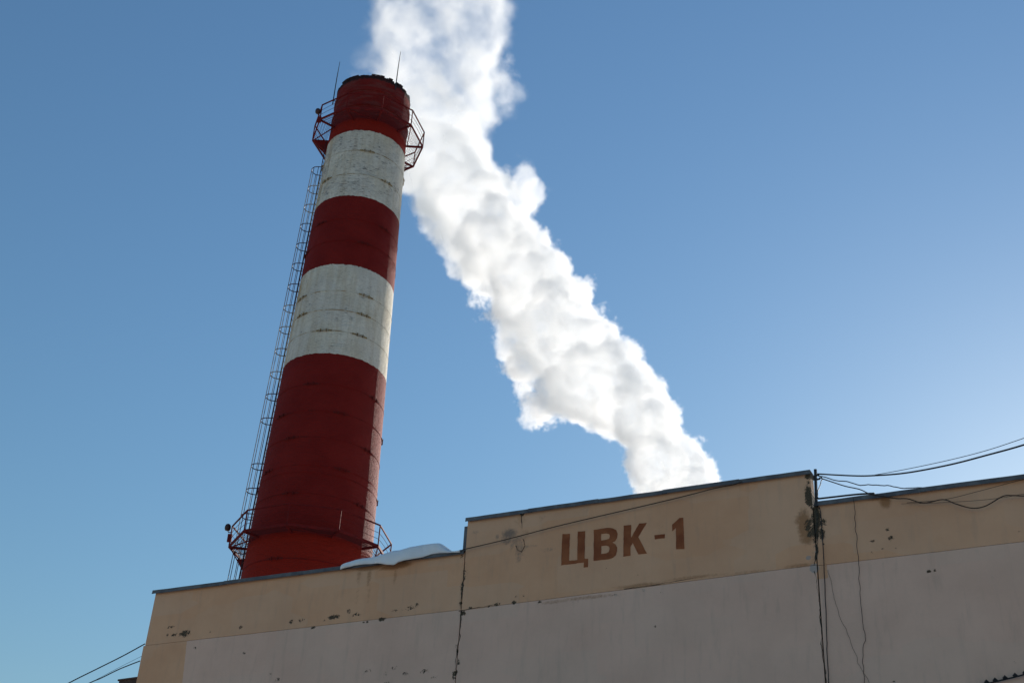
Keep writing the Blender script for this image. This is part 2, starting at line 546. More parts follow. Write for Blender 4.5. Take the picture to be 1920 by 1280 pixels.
mk('chip', 0.95, (347, 1187, 10, 6, 1.25), (327, 1189, 6, 4), (320, 1175, 7, 3), (314, 1190, 2, 2), (451, 1175, 3, 4), (546, 1165, 5, 4),
   (565, 1162, 6, 4), (610, 1162, 4, 2), (627, 1156, 12, 4, 1.25), (654, 1146, 4, 4), (668, 1152, 9, 3), (587, 1176, 4, 2, 1.4), (716, 1160, 7, 3, 1.4),
   (682, 1166, 2, 1.5, 1.2), (689, 1165, 1.5, 1.5, 1.2), (770, 1139, 14, 4, 0.75), (740, 1144, 8, 3, 0.7), (782, 1131, 3, 4, 0.8), (395, 1184, 2, 2, 0.8),
   (366, 1214, 3, 3, 0.7), (388, 1207, 3, 2, 0.7), (457, 1223, 4, 3, 0.8), (690, 1257, 8, 4, 0.8), (797, 1257, 9, 4, 0.9), (760, 1262, 7, 4, 0.8), (738, 1252, 6, 4, 0.7),
   (722, 1264, 5, 4, 0.7), (814, 1269, 6, 2, 0.8), (725, 1279, 6, 2, 0.9), (505, 1262, 3, 5, 0.7), (520, 1275, 8, 5, 0.7), (1012, 1128, 4, 2, 1.0), (932, 1133, 7, 2.5, 1.2),
   (882, 1139, 3, 2, 1.2), (917, 1136, 2, 1.5, 1.2), (965, 1129, 4, 3, 1.2), (982, 1116, 2.5, 3, 0.8), (968, 1118, 4, 2, 0.6),
   (1080, 1128, 6, 2.5, 0.75), (1205, 1107, 5, 3, 0.6), (1240, 1111, 3, 2, 0.6), (1253, 1105, 3, 2, 0.6), (1150, 1115, 6, 3, 0.6),
   (1229, 1173, 2, 2, 0.8), (1137, 1066, 2, 1.5, 0.8), (1185, 1084, 1.5, 2, 0.8), (1196, 1077, 1.5, 4, 0.7),
   (1664, 992, 3, 2.5, 1.1), (1670, 1008, 6, 4, 1.1), (1636, 1014, 4, 2, 0.9), (1655, 1028, 3, 2, 0.8), (1679, 1027, 3, 2, 0.8), (1635, 1035, 2, 2, 0.7),
   (1741, 1070, 4, 2.5, 1.0), (1752, 1068, 2, 2, 0.9), (1713, 1049, 3, 2, 0.7), (1904, 1150, 3, 2, 0.7), (1912, 996, 4, 2, 0.8), (1880, 1043, 3, 2, 0.6),
   (1676, 1277, 4, 2, 0.9), (1902, 1242, 2, 4, 0.7), (1563, 1139, 3, 2, 0.6), (1790, 1196, 2, 2, 0.5),
   (1517, 890, 6, 6, 1.5), (1515, 905, 4, 8, 0.7), (1515, 922, 5, 14, 1.3), (1522, 938, 6, 9, 1.2), (1530, 952, 5, 14, 1.7), (1532, 975, 5, 18, 1.9), (1530, 998, 4, 12, 1.7),
   (1518, 980, 6, 5, 1.1), (1512, 987, 4, 4, 1.0), (1521, 999, 6, 5, 1.2), (1540, 977, 4, 4, 1.1), (1543, 990, 2, 3, 0.9), (1541, 1002, 3, 10, 1.4), (1528, 1012, 4, 8, 1.0),
   (1529, 1024, 3, 5, 0.9), (1544, 1019, 2, 2, 1.0), (865, 1044, 5, 5, 0.8))
mk('chip', 0.8, (871, 1075, 4, 14), (869, 1040, 3, 10), (866, 1100, 3, 12), (868, 1149, 5, 5, 1.2), (864, 1130, 3, 3, 1.1), (853, 1261, 5, 6, 1.2), (851, 1270, 4, 3, 1.1), (860, 1240, 2.5, 7, 1.0),
   (858, 1222, 2, 6, 0.9), (855, 1210, 2, 4, 0.8), (877, 1072, 4, 6, 0.6), (979, 964, 6, 4, 1.0))
mk('chip', 1.6, (1529, 950, 7, 16), (1531, 972, 8, 20), (1529, 996, 8, 14), (1516, 927, 6, 14), (1520, 940, 8, 8), (1515, 989, 8, 6, 1.2), (1545, 978, 6, 6, 1.1), (1518, 978, 9, 5, 1.1), (1521, 1003, 8, 5, 1.2), (1541, 1000, 5, 12, 1.3), (1516, 892, 8, 6, 1.4))
mk('rust', 1.0, (1508, 985, 11, 30, 1.0), (1514, 1010, 14, 10, 0.8), (1500, 975, 9, 12, 0.7), (1660, 940, 10, 12, 0.9), (1650, 932, 22, 5, 0.7), (695, 1063, 30, 5, 0.9),
   (735, 1062, 26, 5, 0.9), (755, 1058, 16, 5, 0.9), (692, 1080, 3.5, 20, 0.55), (673, 1078, 3.5, 16, 0.45), (741, 1078, 2.5, 16, 0.5), (692, 1108, 3, 30, 0.3), (671, 1108, 2.5, 30, 0.28),
   (1100, 1120, 60, 3, 0.5), (1040, 1128, 30, 3, 0.45), (1200, 1097, 50, 3.5, 0.6), (1300, 1082, 60, 3, 0.5), (1400, 1073, 50, 2.5, 0.4), (1500, 1060, 30, 3, 0.6), (1238, 985, 10, 8, 0.2),
   (976, 975, 12, 8, 0.35), (985, 1000, 8, 12, 0.3), (1015, 970, 8, 8, 0.25))
mk('soot', 1.0, (955, 1000, 15, 9, 0.95), (950, 1012, 10, 10, 0.7), (968, 1015, 14, 12, 0.6), (975, 1030, 12, 16, 0.6), (972, 1045, 5, 14, 0.6), (959, 1020, 6, 14, 0.45),
   (1028, 1030, 16, 4, 0.5), (892, 998, 8, 5, 0.45), (932, 1006, 3, 4, 0.7), (990, 1024, 22, 2, 0.5), (978, 985, 2, 26, 0.35), (1505, 962, 12, 6, 0.45), (1497, 987, 8, 8, 0.2), (1552, 1000, 10, 10, 0.2),
   (1655, 1060, 14, 5, 0.25), (1215, 965, 5, 4, 0.25), (1525, 1045, 3, 16, 0.5), (1518, 1060, 10, 3, 0.3))
mk('pale', 1.0, (1527, 1065, 8, 8, 1.1), (1516, 1045, 4, 4, 1.0), (1514, 915, 4, 12, 0.35), (1524, 975, 5, 20, 0.25), (1530, 1030, 3, 20, 0.7), (1080, 1128, 6, 3, 0.5), (1155, 1116, 8, 4, 0.5), (1208, 1106, 8, 3, 0.5), (1520, 900, 5, 12, 0.4))


def paint_value(s, z):
    """1 on beige, 0 on the white field (array version, a few cm soft)"""
    zb = np.interp(s, [-22.2, -20.9, -13.36, -13.34, -5.47, -5.42, 5.0],
                   [9.18, 9.182, 9.222, 9.205, 9.345, 9.33, 9.40]) + CZ
    # left margin strip stays beige
    sl = np.interp(z, [6.0 + CZ, 9.2 + CZ], [-20.62, -20.91])
    up = (z - zb) / 0.05
    left = (sl - s) / 0.04
    v = np.maximum(up, left)
    # narrow beige strip to the right of the second joint
    strip = np.minimum(np.minimum((s + 5.47) / 0.02, (-5.26 - s) / 0.05), (z - (9.05 + CZ)) / 0.12)
    v = np.maximum(v, strip)
    return np.clip(v * 0.5 + 0.5, 0, 1)


def band_z(s):
    return np.interp(s, [-22.2, -13.36, -13.34, -5.47, -5.42, 5.0], [9.18, 9.222, 9.205, 9.345, 9.33, 9.40]) + CZ


def panel(name, s0, s1, z0, z1, cell, n=WN0, thick=0.25, foot=None, head=None):
    nx, nz = max(2, int((s1 - s0) / cell)), max(2, int((z1 - z0) / cell))
    S, Z = np.meshgrid(np.linspace(s0, s1, nx + 1), np.linspace(z0, z1, nz + 1))
    S, Z = S.ravel(), Z.ravel()
    f01 = (Z - z0) / (z1 - z0)
    if foot is not None: Z = (band_z(S) + 0.004) * (1 - f01) + z1 * f01
    if head is not None: Z = z0 * (1 - f01) + (band_z(S) - 0.004) * f01
    # a hair of unevenness in the plaster
    und = np.array([0.008 * noise.noise(Vector((a * 0.6, b * 0.6, 3.1))) for a, b in zip(S, Z)]) if len(S) < 3000 else \
        0.005 * (np.sin(S * 1.3 + 0.7) * np.sin(Z * 1.9) + 0.5 * np.sin(S * 3.1 + Z * 2.2))
    P = np.outer(S, np.array(WD)) + np.outer(np.full_like(S, n) + und, np.array(WN))
    P[:, 2] = Z
    B = np.outer(S, np.array(WD)) + np.outer(np.full_like(S, n + thick), np.array(WN)); B[:, 2] = Z
    idx = np.arange((nx + 1) * (nz + 1)).reshape(nz + 1, nx + 1)
    q = np.stack([idx[:-1, :-1], idx[:-1, 1:], idx[1:, 1:], idx[1:, :-1]], -1).reshape(-1, 4)
    org = W((s0 + s1) / 2, z0, n)
    N = len(S)
    # side skins from the four border loops
    loop = list(idx[0, :]) + list(idx[1:, -1]) + list(idx[-1, -2::-1]) + list(idx[-2:0:-1, 0])
    L = len(loop)
    back = B[loop]
    V = np.vstack([P, back]) - np.array(org)
    side = [(loop[i], N + i, N + (i + 1) % L, loop[(i + 1) % L]) for i in range(L)]
    me = bpy.data.meshes.new(name)
    faces = [tuple(int(k) for k in f) for f in q] + [tuple(int(k) for k in f) for f in side] + [tuple(N + i for i in reversed(range(L)))]
    me.from_pydata([tuple(v) for v in V], [], faces)
    me.update()
    me.materials.append(M_FACADE)
    Sa = np.concatenate([S, S[loop]]); Za = np.concatenate([Z, Z[loop]])
    a = me.attributes.new('paint', 'FLOAT', 'POINT'); a.data.foreach_set('value', paint_value(Sa, Za).astype(np.float32))
    chan = {k: np.zeros(len(Sa)) for k in ('chip', 'rust', 'soot', 'pale')}
    for (x, y, hx, hy, ch, st) in MARKS:
        c = wall_sz(x, y)
        px = abs(wall_sz(x + 1, y)[0] - c[0]); pz = abs(wall_sz(x, y + 1)[1] - c[1])
        slope = (wall_sz(x + 1, y)[1] - c[1]) / (wall_sz(x + 1, y)[0] - c[0])
        ds = (Sa - c[0]) / (hx * px + 0.012); dz = (Za - c[1]) / (hy * pz + 0.012)
        d = np.sqrt(ds * ds + dz * dz)
        chan[ch] = np.maximum(chan[ch], st * np.clip(1.45 - d, 0, 1))
    colr = np.stack([chan['chip'] * 0.8, chan['rust'], chan['soot'], np.ones(len(Sa))], -1).astype(np.float32)
    a = me.attributes.new('wear', 'FLOAT_COLOR', 'POINT'); a.data.foreach_set('color', colr.ravel())
    a = me.attributes.new('pale', 'FLOAT', 'POINT'); a.data.foreach_set('value', chan['pale'].astype(np.float32))
    o = bpy.data.objects.new(name, me)
    COL.objects.link(o); o.parent = bh; o.location = org - wloc(bh)
    return o


g = 0.012
props(panel('wall_panel', S_L, S_J1 - g, Z_BAND, Z_LOW - 0.045, 0.025, foot=1), 'beige upper panel of the left bay')
props(panel('wall_panel', S_J1 + g, S_J2 - g, Z_BAND, Z_HIGH - 0.045, 0.025, n=WN0 - 0.006, foot=1), 'raised beige panel carrying the painted letters')
props(panel('wall_panel', S_J2 + g, S_R, Z_BAND, Z_LOW + 0.022, 0.025, foot=1), 'beige upper panel of the right bay')
for s0, s1, extra in ((S_L - 0.05, S_J1 - g, 0), (S_J1 + g, S_J2 - g, -0.006), (S_J2 + g, S_R, 0)):
    props(panel('wall_panel', s0, s1, 6.1 + CZ, Z_BAND, 0.025, n=WN0 + extra, head=1), 'pale lower panel below the beige band')
    props(panel('wall_panel', s0, s1, 0.0, 6.1 + CZ - 0.012, 0.5, n=WN0 + extra), 'plain panel near the ground')
# mortar standing back in the vertical joints
for sj, zt in ((S_J1, Z_LOW - .05), (S_J2, Z_LOW - 0.02)):
    MB().box(W(sj - g + .001, 0, WN0 + 0.03), WD * (2 * g - .002), WN * 0.15, Vector((0, 0, zt))).build('joint_mortar', M_CRACK, bh)
# body of the building behind the panels and the flat roof
b = MB()
b.box(W(S_L + 0.05, 0, WN0 + 0.255), WD * (S_R - S_L - 0.1), WN * (DEPTH - 0.3), Vector((0, 0, Z_LOW - 0.75)))
b.build('rear_body', M_ROOF, bh)
b = MB(); b.box(W(S_L, 0, WN0 + 0.26), WD * 0.2 * -0.0 + WD * 0.045, WN * (DEPTH - 0.26), Vector((0, 0, Z_LOW - 0.05)))
b.build('end_wall', M_FACADE, bh)

# sheet metal copings in overlapping lengths
def coping(sa, sb, z0a, z0b, npx, lap=0.10):
    L = (sb - sa) / npx
    for k in range(npx):
        a, c = sa + k * L, sa + (k + 1) * L + (lap if k < npx - 1 else 0)
        za = z0a + (z0b - z0a) * (a - sa) / (sb - sa) + (0.006 if k % 2 else 0)
        zc = z0a + (z0b - z0a) * (c - sa) / (sb - sa) + (0.006 if k % 2 else 0)
        out = 0.062 + (0.006 if k % 2 else 0) + rnd.uniform(-.004, .004)
        nseg = 14
        vs, fs = [], []
        for i in range(nseg + 1):
            f = i / nseg
            s = a + (c - a) * f
            z = za + (zc - za) * f + 0.006 * noise.noise(Vector((s * 2.1, 5.0, 0)))
            dr = 0.010 * noise.noise(Vector((s * 1.6, 9.0, 0)))
            prof = [(-out - 0.012 + dr, -0.052), (-out + dr, -0.045), (-out, 0.045), (0.33, 0.062), (0.33, -0.03), (0.325, -0.03),
                    (0.325, 0.052), (-out + 0.006, 0.036), (-out + 0.006 + dr, -0.04)]
            vs += [W(s, z + pz, WN0 + pn) for pn, pz in prof]
        m = 9
        for i in range(nseg):
            for j in range(m):
                q = (i * m + j, i * m + (j + 1) % m, (i + 1) * m + (j + 1) % m, (i + 1) * m + j)
                fs.append(q)
        fs.append(tuple(reversed(range(m)))); fs.append(tuple(nseg * m + j for j in range(m)))
        add('coping_sheet', vs, fs, M_COPING, bh)


coping(S_L - 0.07, S_J1 - 0.01, Z_LOW - 0.055, Z_LOW - 0.055, 4)
coping(S_J1 - 0.03, S_J2 + 0.0, Z_HIGH - 0.055, Z_HIGH - 0.055, 5)
coping(S_J2 + 0.04, S_R, Z_LOW + 0.012, Z_LOW + 0.012, 5)
# parapet ends of the raised bay: a narrow side flashing on the left
MB().box(W(S_J1 - 0.085, Z_LOW + 0.02, WN0 + 0.02), WD * 0.083, WN * 0.22, Vector((0, 0, 0.58))).build('side_flashing', M_COPING, bh)

# cracks along the two joints and the hairline under the coping
def crack(pts, w, seed, jit=0.012, n=WN0 - 0.010, mat=None, parent=None):
    r = random.Random(seed)
    P = []
    for (a, bb) in zip(pts[:-1], pts[1:]):
        A, B = wall_sz(*a), wall_sz(*bb)
        k = max(2, int(math.hypot(A[0] - B[0], A[1] - B[1]) / 0.035))
        for i in range(k):
            f = i / k
            P.append((A[0] + (B[0] - A[0]) * f, A[1] + (B[1] - A[1]) * f))
    P.append(wall_sz(*pts[-1]))
    vs, fs = [], []
    off = 0
    for i, (s, z) in enumerate(P):
        off = off * 0.8 + r.uniform(-jit, jit)
        t = noise.noise(Vector((seed * 3.3, i * 0.13, 0))) + 0.5 * noise.noise(Vector((seed * 3.3, i * 0.5, 4)))
        ww = w * max(0.12, 0.6 + 1.5 * t)
        d = (P[min(i + 1, len(P) - 1)][0] - P[max(i - 1, 0)][0], P[min(i + 1, len(P) - 1)][1] - P[max(i - 1, 0)][1])
        l = math.hypot(*d) or 1
        nx, nz = -d[1] / l, d[0] / l
        for sg in (-1, 1):
            vs.append(W(s + nx * (off + sg * ww / 2), z + nz * (off + sg * ww / 2), n))
    N = len(vs)
    vs += [v + WN * 0.008 for v in vs]
    for i in range(len(P) - 1):
        a = i * 2
        fs += [(a, a + 1, a + 3, a + 2), (a + N, a + 2 + N, a + 3 + N, a + 1 + N), (a, a + 2, a + 2 + N, a + N), (a + 1, a + 1 + N, a + 3 + N, a + 3)]
    return add('crack', vs, fs, mat or M_CRACK, parent or bh)


crack([(873, 1033), (872, 1060), (868, 1100), (865, 1140)], 0.024, 1)
crack([(865, 1145), (862, 1190), (857, 1225), (853, 1268)], 0.016, 2)
crack([(1527, 1070), (1532, 1085), (1535, 1120), (1538, 1160), (1539, 1200), (1544, 1240), (1547, 1280)], 0.016, 3)
crack([(978, 963), (979, 990)], 0.014, 4, 0.004)
crack([(1531, 1000), (1531, 1030), (1528, 1060)], 0.03, 5)
crack([(980, 1010), (985, 1022), (978, 1034), (971, 1030), (968, 1022)], 0.02, 6, 0.012)
crack([(1530, 945), (1533, 970), (1531, 1000)], 0.05, 8)
crack([(860, 1145), (890, 1139), (930, 1133)], 0.010, 9, 0.005)
crack([(1170, 1104), (1230, 1096), (1300, 1083)], 0.010, 10, 0.005)

# painted letters
def letter(name, outer, holes=()):
    def cv(p): return wall_sz(980 + p[0] / 3.048, 860 + p[1] / 3.048)
    loops = [[cv(p) for p in outer]] + [[cv(p) for p in h] for h in holes]
    def area(l): return sum(l[i][0] * l[(i + 1) % len(l)][1] - l[(i + 1) % len(l)][0] * l[i][1] for i in range(len(l)))
    # brush-ragged edges
    L2 = []
    for k, l in enumerate(loops):
        if (area(l) < 0) == (k == 0): l = l[::-1]
        q = []
        for i in range(len(l)):
            a, c = l[i], l[(i + 1) % len(l)]
            m = max(1, int(math.hypot(a[0] - c[0], a[1] - c[1]) / 0.06))
            for j in range(m):
                f = j / m
                q.append((a[0] + (c[0] - a[0]) * f + rnd.uniform(-.004, .004), a[1] + (c[1] - a[1]) * f + rnd.uniform(-.004, .004)))
        L2.append(q)
    tri = geometry.tessellate_polygon([[Vector((p[0], p[1], 0)) for p in l] for l in L2])
    flat = [p for l in L2 for p in l]
    vs = [W(p[0], p[1], WN0 - 0.016) for p in flat] + [W(p[0], p[1], WN0 - 0.004) for p in flat]
    N = len(flat); fs = []
    for t3 in tri:
        A, B, C = (vs[i] for i in t3)
        fs.append(tuple(t3) if (B - A).cross(C - A).dot(WN) < 0 else tuple(reversed(t3)))
    k0 = 0
    for l in L2:
        for i in range(len(l)):
            j = (i + 1) % len(l)
            fs.append((k0 + i, k0 + i + N, k0 + j + N, k0 + j))
        k0 += len(l)
    return props(add(name, vs, fs, M_LETTER, bh), label='painted brown character of the sign')


letter('painted_letter', [(228, 430), (270, 428), (266, 583), (314, 578), (316, 416), (357, 413), (354, 571), (375, 570), (374, 617), (350, 619), (351, 591), (222, 607)])
letter('painted_letter', [(408, 405), (450, 399), (485, 395), (515, 396), (535, 407), (544, 427), (541, 450), (530, 468), (512, 478), (531, 487), (541, 506), (540, 530), (531, 550), (513, 565), (490, 572), (450, 577), (407, 581)],
       [[(449, 429), (478, 425), (495, 429), (501, 441), (495, 456), (478, 463), (449, 467)], [(449, 498), (478, 494), (494, 500), (499, 514), (494, 531), (478, 540), (449, 545)]])
letter('painted_letter', [(579, 381), (622, 377), (620, 452), (668, 369), (711, 366), (662, 447), (711, 540), (663, 545), (630, 480), (617, 503), (617, 552), (577, 557)])
letter('painted_dash', [(755, 437), (814, 430), (813, 452), (756, 460)])
letter('painted_digit', [(897, 338), (919, 337), (924, 513), (878, 516), (878, 392), (857, 412), (855, 376), (876, 360)])

# ------------------------------------------------------------------ chimney
ch = empty('brick_chimney', (CX, CY, 0), 'tall tapering brick chimney banded red and white behind the building', 'chimney')
SEG = 160
ZT = 44.02
vs, fs = [], []
zs = [-CZ] + list(np.arange(0, ZT, 0.5)) + [ZT]
for zi in zs:
    for k in range(SEG):
        a = 360 * k / SEG
        off = 0.012 * noise.noise(Vector((math.cos(math.radians(a)) * 2, math.sin(math.radians(a)) * 2, zi * 0.7)))
        if 42.9 < zi < 43.3 or zi >= 43.6: off += 0.03
        vs.append(CP(a, zi, off))
for i in range(len(zs) - 1):
    for k in range(SEG):
        l = (k + 1) % SEG
        fs.append((i * SEG + k, i * SEG + l, (i + 1) * SEG + l, (i + 1) * SEG + k))
n0 = len(vs)
for zi in (ZT, ZT - 3.0):
    for k in range(SEG):
        vs.append(CP(360 * k / SEG, zi, -0.38))
top0 = (len(zs) - 1) * SEG
for k in range(SEG):
    l = (k + 1) % SEG
    fs.append((top0 + k, top0 + l, n0 + l, n0 + k))
    fs.append((n0 + k, n0 + l, n0 + SEG + l, n0 + SEG + k))
add('shaft', vs, fs, M_SHAFT, ch, smooth=True)
# ragged, soot-black last courses with bricks missing
b = MB()
K = 52
for row in range(3):
    for k in range(K):
        if row == 2 and (rnd.random() < 0.30): continue
        if row == 1 and (rnd.random() < 0.06): continue
        if k in (11, 12, 13) and row == 2 and rnd.random() < .5: continue
        a0 = 360 * (k + 0.5 * (row % 2)) / K + 0.25; a1 = a0 + 360 / K - 0.5
        z0 = ZT + row * 0.083 + 0.002; z1 = z0 + 0.078 + rnd.uniform(-.012, .008)
        o = rnd.uniform(-0.015, 0.03); ri = rad(ZT) - 0.30; ro = rad(ZT) + 0.012 + o
        P = [CP(a0, z0, r=ri), CP(a0, z0, r=ro), CP(a1, z0, r=ro), CP(a1, z0, r=ri)]
        Q = [p + Vector((0, 0, z1 - z0)) for p in P]
        b.poly(P + Q, [(0, 3, 2, 1), (4, 5, 6, 7), (0, 1, 5, 4), (1, 2, 6, 5), (2, 3, 7, 6), (3, 0, 4, 7)])
props(b.build('rim_brickwork', M_SHAFT, ch), kind='stuff')
# corbel bands at the head
for zc, hh, pr in ((43.18, 0.22, 0.035), (42.2, 0.10, 0.02)):
    b = MB(); n = 96
    for k in range(n):
        for (rr, zz) in ((rad(zc) - .05, zc), (rad(zc) + pr + .02, zc), (rad(zc) + pr + .02, zc + hh), (rad(zc) - .05, zc + hh)):
            b.v.append(CP(360 * k / n, zz, r=rr))
    for k in range(n):
        for j in range(4):
            b.f.append((k * 4 + j, ((k + 1) % n) * 4 + j, ((k + 1) % n) * 4 + (j + 1) % 4, k * 4 + (j + 1) % 4))
    b.build('corbel_course', M_SHAFT, ch, smooth=False)

# iron hoops with their screw clamps
HOOPS = [(39.23, (-80, 10, -168, 100)), (37.77, (-137, -46.5, 44, 134)), (35.06, (-131, -43, 47, 137)), (33.79, (-67.6, -158, 22, 112)),
         (30.98, (-142, -58, 32, 122)), (29.95, (-135, -58, 32, 122)), (28.84, (-100.7, -60, 30, 150)), (26.10, (-105.4, -31.6, 58, 165)),
         (24.78, (-136.9, -69.9, 6, 110)), (23.52, (-117, -35, 55, 150)), (22.20, (-142.5, -61.8, 28, 118)), (21.86, (5.9, 95, -175)), (20.91, (-107.7, -38.2, 52, 142)),
         (18.05, (-112, -22, 68, 158)), (14.0, (-100, 0, 100)), (10.0, (-120, 0, 120)), (6.0, (-110, 10, 130)), (2.5, (-100, 20, 140))]
for zc, azs in HOOPS:
    n = 120
    b = MB()
    for k in range(n):
        for (rr, zz) in ((rad(zc) - .01, zc - .022), (rad(zc) + .012, zc - .022), (rad(zc) + .012, zc + .022), (rad(zc) - .01, zc + .022)):
            b.v.append(CP(360 * k / n, zz, r=rr))
    for k in range(n):
        for j in range(4):
            b.f.append((k * 4 + j, ((k + 1) % n) * 4 + j, ((k + 1) % n) * 4 + (j + 1) % 4, k * 4 + (j + 1) % 4))
    hp = b.build('iron_hoop', M_HOOP, ch, origin=(CX, CY, zc + CZ))
    for az in azs:
        b = MB()
        r0 = rad(zc)
        def T(dt, dz, dr):
            return CP(az + math.degrees(dt / r0), zc + dz, r=r0 + dr)
        b.tube([T(-.22, .04, .045), T(.22, .04, .045)], .010, 6)
        b.tube([T(-.22, -.04, .045), T(.22, -.04, .045)], .010, 6)
        for q in (-.13, .13):
            b.beam(T(q, -.07, .045), T(q, .07, .045), .035, .05, up=T(q, 0, 1) - T(q, 0, 0))
        for q in (-.29, .29):
            b.beam(T(q - .07, 0, .025), T(q + .07, 0, .025), .02, .07)
        b.build('clamp', M_CLAMP, hp, origin=T(0, 0, 0))

# walkways
def walkway(zf, R, az0, railh, gusset, struts=(), lab=''):
    org = Vector((CX, CY, zf + CZ))
    vaz = [az0 + 36 * k for k in range(10)]
    V = [CP(a, zf, r=R) for a in vaz]
    ri = rad(zf) + 0.03
    # frame ring (decagon edge channel) is the part itself
    b = MB()
    for k in range(10):
        b.beam(V[k], V[(k + 1) % 10], 0.055, 0.10)
    wk = props(b.build('walkway', M_REDSTEEL, ch, origin=org), label=lab)
    gr = MB()
    for k in range(10):
        A, B = V[k], V[(k + 1) % 10]
        m = 11
        C = Vector((CX, CY, zf + CZ))
        for i in range(m):
            f = 1 - (i + 0.5) / m * (1 - (ri - .02) / (R * math.cos(math.radians(18))))
            a, c = C + (A - C) * f, C + (B - C) * f
            jit = Vector((0, 0, rnd.uniform(-.006, .006)))
            j1, j2 = rnd.uniform(-.018, .018), rnd.uniform(-.018, .018)
            gr.beam(a * (1) + jit + (C - a).normalized() * j1, c + jit + (C - c).normalized() * j2, 0.014, 0.014)
    props(gr.build('floor_grating', M_GRATING, wk, origin=org), kind='stuff')
    for k in range(10):
        a = vaz[k]
        MB().beam(CP(a, zf - .03, r=rad(zf) - 0.05), CP(a, zf - .03, r=R - 0.03), 0.06, 0.10).build('floor_beam', M_REDSTEEL, wk, origin=CP(a, zf, r=rad(zf)))
        MB().beam(V[k] + Vector((0, 0, 0.05)), V[k] + Vector((0, 0, railh)), 0.05, 0.05).build('post', M_REDSTEEL, wk, origin=V[k])
        # bracing strut down to the brickwork
        if k in struts: MB().beam(CP(a, zf - .05, r=R - .06), CP(a, zf - 0.95, r=rad(zf - .95) + .0), 0.04, 0.04).build('strut', M_REDSTEEL, wk, origin=V[k])
        # diagonal in the floor of each second bay
        if k % 2 == 0:
            MB().beam(CP(a + 1, zf - .07, r=R - .04), CP(a + 34, zf - .07, r=ri + .03), 0.04, 0.04).build('floor_brace', M_REDSTEEL, wk, origin=V[k])
    rl = MB()
    for k in range(10):
        rl.beam(V[k] + Vector((0, 0, railh)), V[(k + 1) % 10] + Vector((0, 0, railh)), 0.05, 0.05)
    rl.build('handrail', M_REDSTEEL, wk, origin=org)
    for q in (0.33, 0.62):
        rl = MB()
        pts = []
        for k in range(10):
            A, B = V[k] + Vector((0, 0, railh * q)), V[(k + 1) % 10] + Vector((0, 0, railh * q))
            for i in range(6):
                f = i / 6
                P = A + (B - A) * f
                bow = 0.05 * math.sin(math.pi * f)
                P += (P - Vector((CX, CY, P.z))).normalized() * bow
                pts.append(P)
        rl.tube(pts, 0.010, 5, closed=True)
        rl.build('rail_wire', M_REDSTEEL, wk, origin=org)
    for (a, w) in gusset:
        b = MB()
        p0 = CP(a, zf - .08, r=R - .1); p1 = CP(a, zf - .08, r=ri - .02); p2 = CP(a, zf - 0.85, r=rad(zf - .85)); p3 = CP(a, zf - .35, r=R - .32)
        a2 = Vector((-math.sin(math.radians(a)), math.cos(math.radians(a)), 0)) * w
        b.poly([p0, p1, p2, p3, p0 + a2, p1 + a2, p2 + a2, p3 + a2], [(0, 1, 2, 3), (7, 6, 5, 4), (0, 4, 5, 1), (1, 5, 6, 2), (2, 6, 7, 3), (3, 7, 4, 0)])
        b.build('gusset_plate', M_REDSTEEL, wk, origin=p1)
    return wk, V


wk1, V1 = walkway(41.30, 2.80, -180, 0.93, [(176, 0.3)], struts=(0, 6, 9), lab='upper walkway ring below the chimney head')
wk2, V2 = walkway(19.20, 3.36, -28, 0.90, [(160, 0.35)], struts=(5, 6), lab='lower walkway ring just above the roof line')

# caged ladder
LA = -182.0
lad = props(MB().tube([CP(LA, 17.5, .1), CP(LA, 17.6, .1)], .02).build('ladder', M_LADDER, ch, origin=CP(LA, 17.5, .1)), label='caged ladder up the left side')
ta = Vector((-math.sin(math.radians(LA)), math.cos(math.radians(LA)), 0)); ra = Vector((math.cos(math.radians(LA)), math.sin(math.radians(LA)), 0))
LZ0, LZ1 = 2.0, 41.2
zst = list(np.arange(LZ0, LZ1, 1.5)) + [LZ1]
for sg in (-1, 1):
    MB().tube([CP(LA, z, .10) + ta * 0.22 * sg for z in zst], 0.022, 6).build('side_rail', M_LADDER, lad, origin=CP(LA, LZ0, .1) + ta * .22 * sg)
rung = None
z = LZ0 + 0.2
while z < LZ1:
    P = CP(LA, z, .10)
    if rung is None:
        rung = MB().tube([P - ta * .22, P + ta * .22], 0.011, 5).build('rung', M_LADDER, lad, origin=P)
        r0 = rung
    else:
        c = r0.copy(); COL.objects.link(c); c.parent = lad; c.location = P - wloc(lad)
    z += 0.32
hz = [39.42, 38.25, 37.1, 35.95, 34.8, 33.63, 32.45, 31.27, 30.1, 28.93, 27.72, 26.58, 25.37, 23.14, 21.98, 20.8, 19.25, 16.9, 15.7, 14.5, 13.3, 12.1, 10.9, 9.7, 8.5, 7.3, 6.1, 4.9]
def hoop_pts(z):
    pts = []
    P = CP(LA, z, 0.10)
    pts.append(CP(LA, z, 0.0) + ta * 0.34)
    for i in range(13):
        t = math.pi * i / 12
        pts.append(P + ra * 0.10 + ta * 0.35 * math.cos(t) + ra * 0.40 * math.sin(t) ** 0.8)
    pts.append(CP(LA, z, 0.0) - ta * 0.34)
    return pts
for z in hz:
    MB().tube(hoop_pts(z), 0.021, 6).build('cage_hoop', M_LADDER, lad, origin=CP(LA, z, .1))
for i in (1, 3, 5, 7, 9, 11, 13):
    MB().tube([hoop_pts(z)[i] + ra * 0.01 for z in [39.42, 37.1, 34.8, 32.45, 30.1, 27.72, 25.37, 23.14, 20.8, 19.25, 16.9, 13.3, 9.7, 6.1, 4.9]], 0.0155, 5).build('cage_bar', M_LADDER, lad, origin=CP(LA, 4.9, .1))

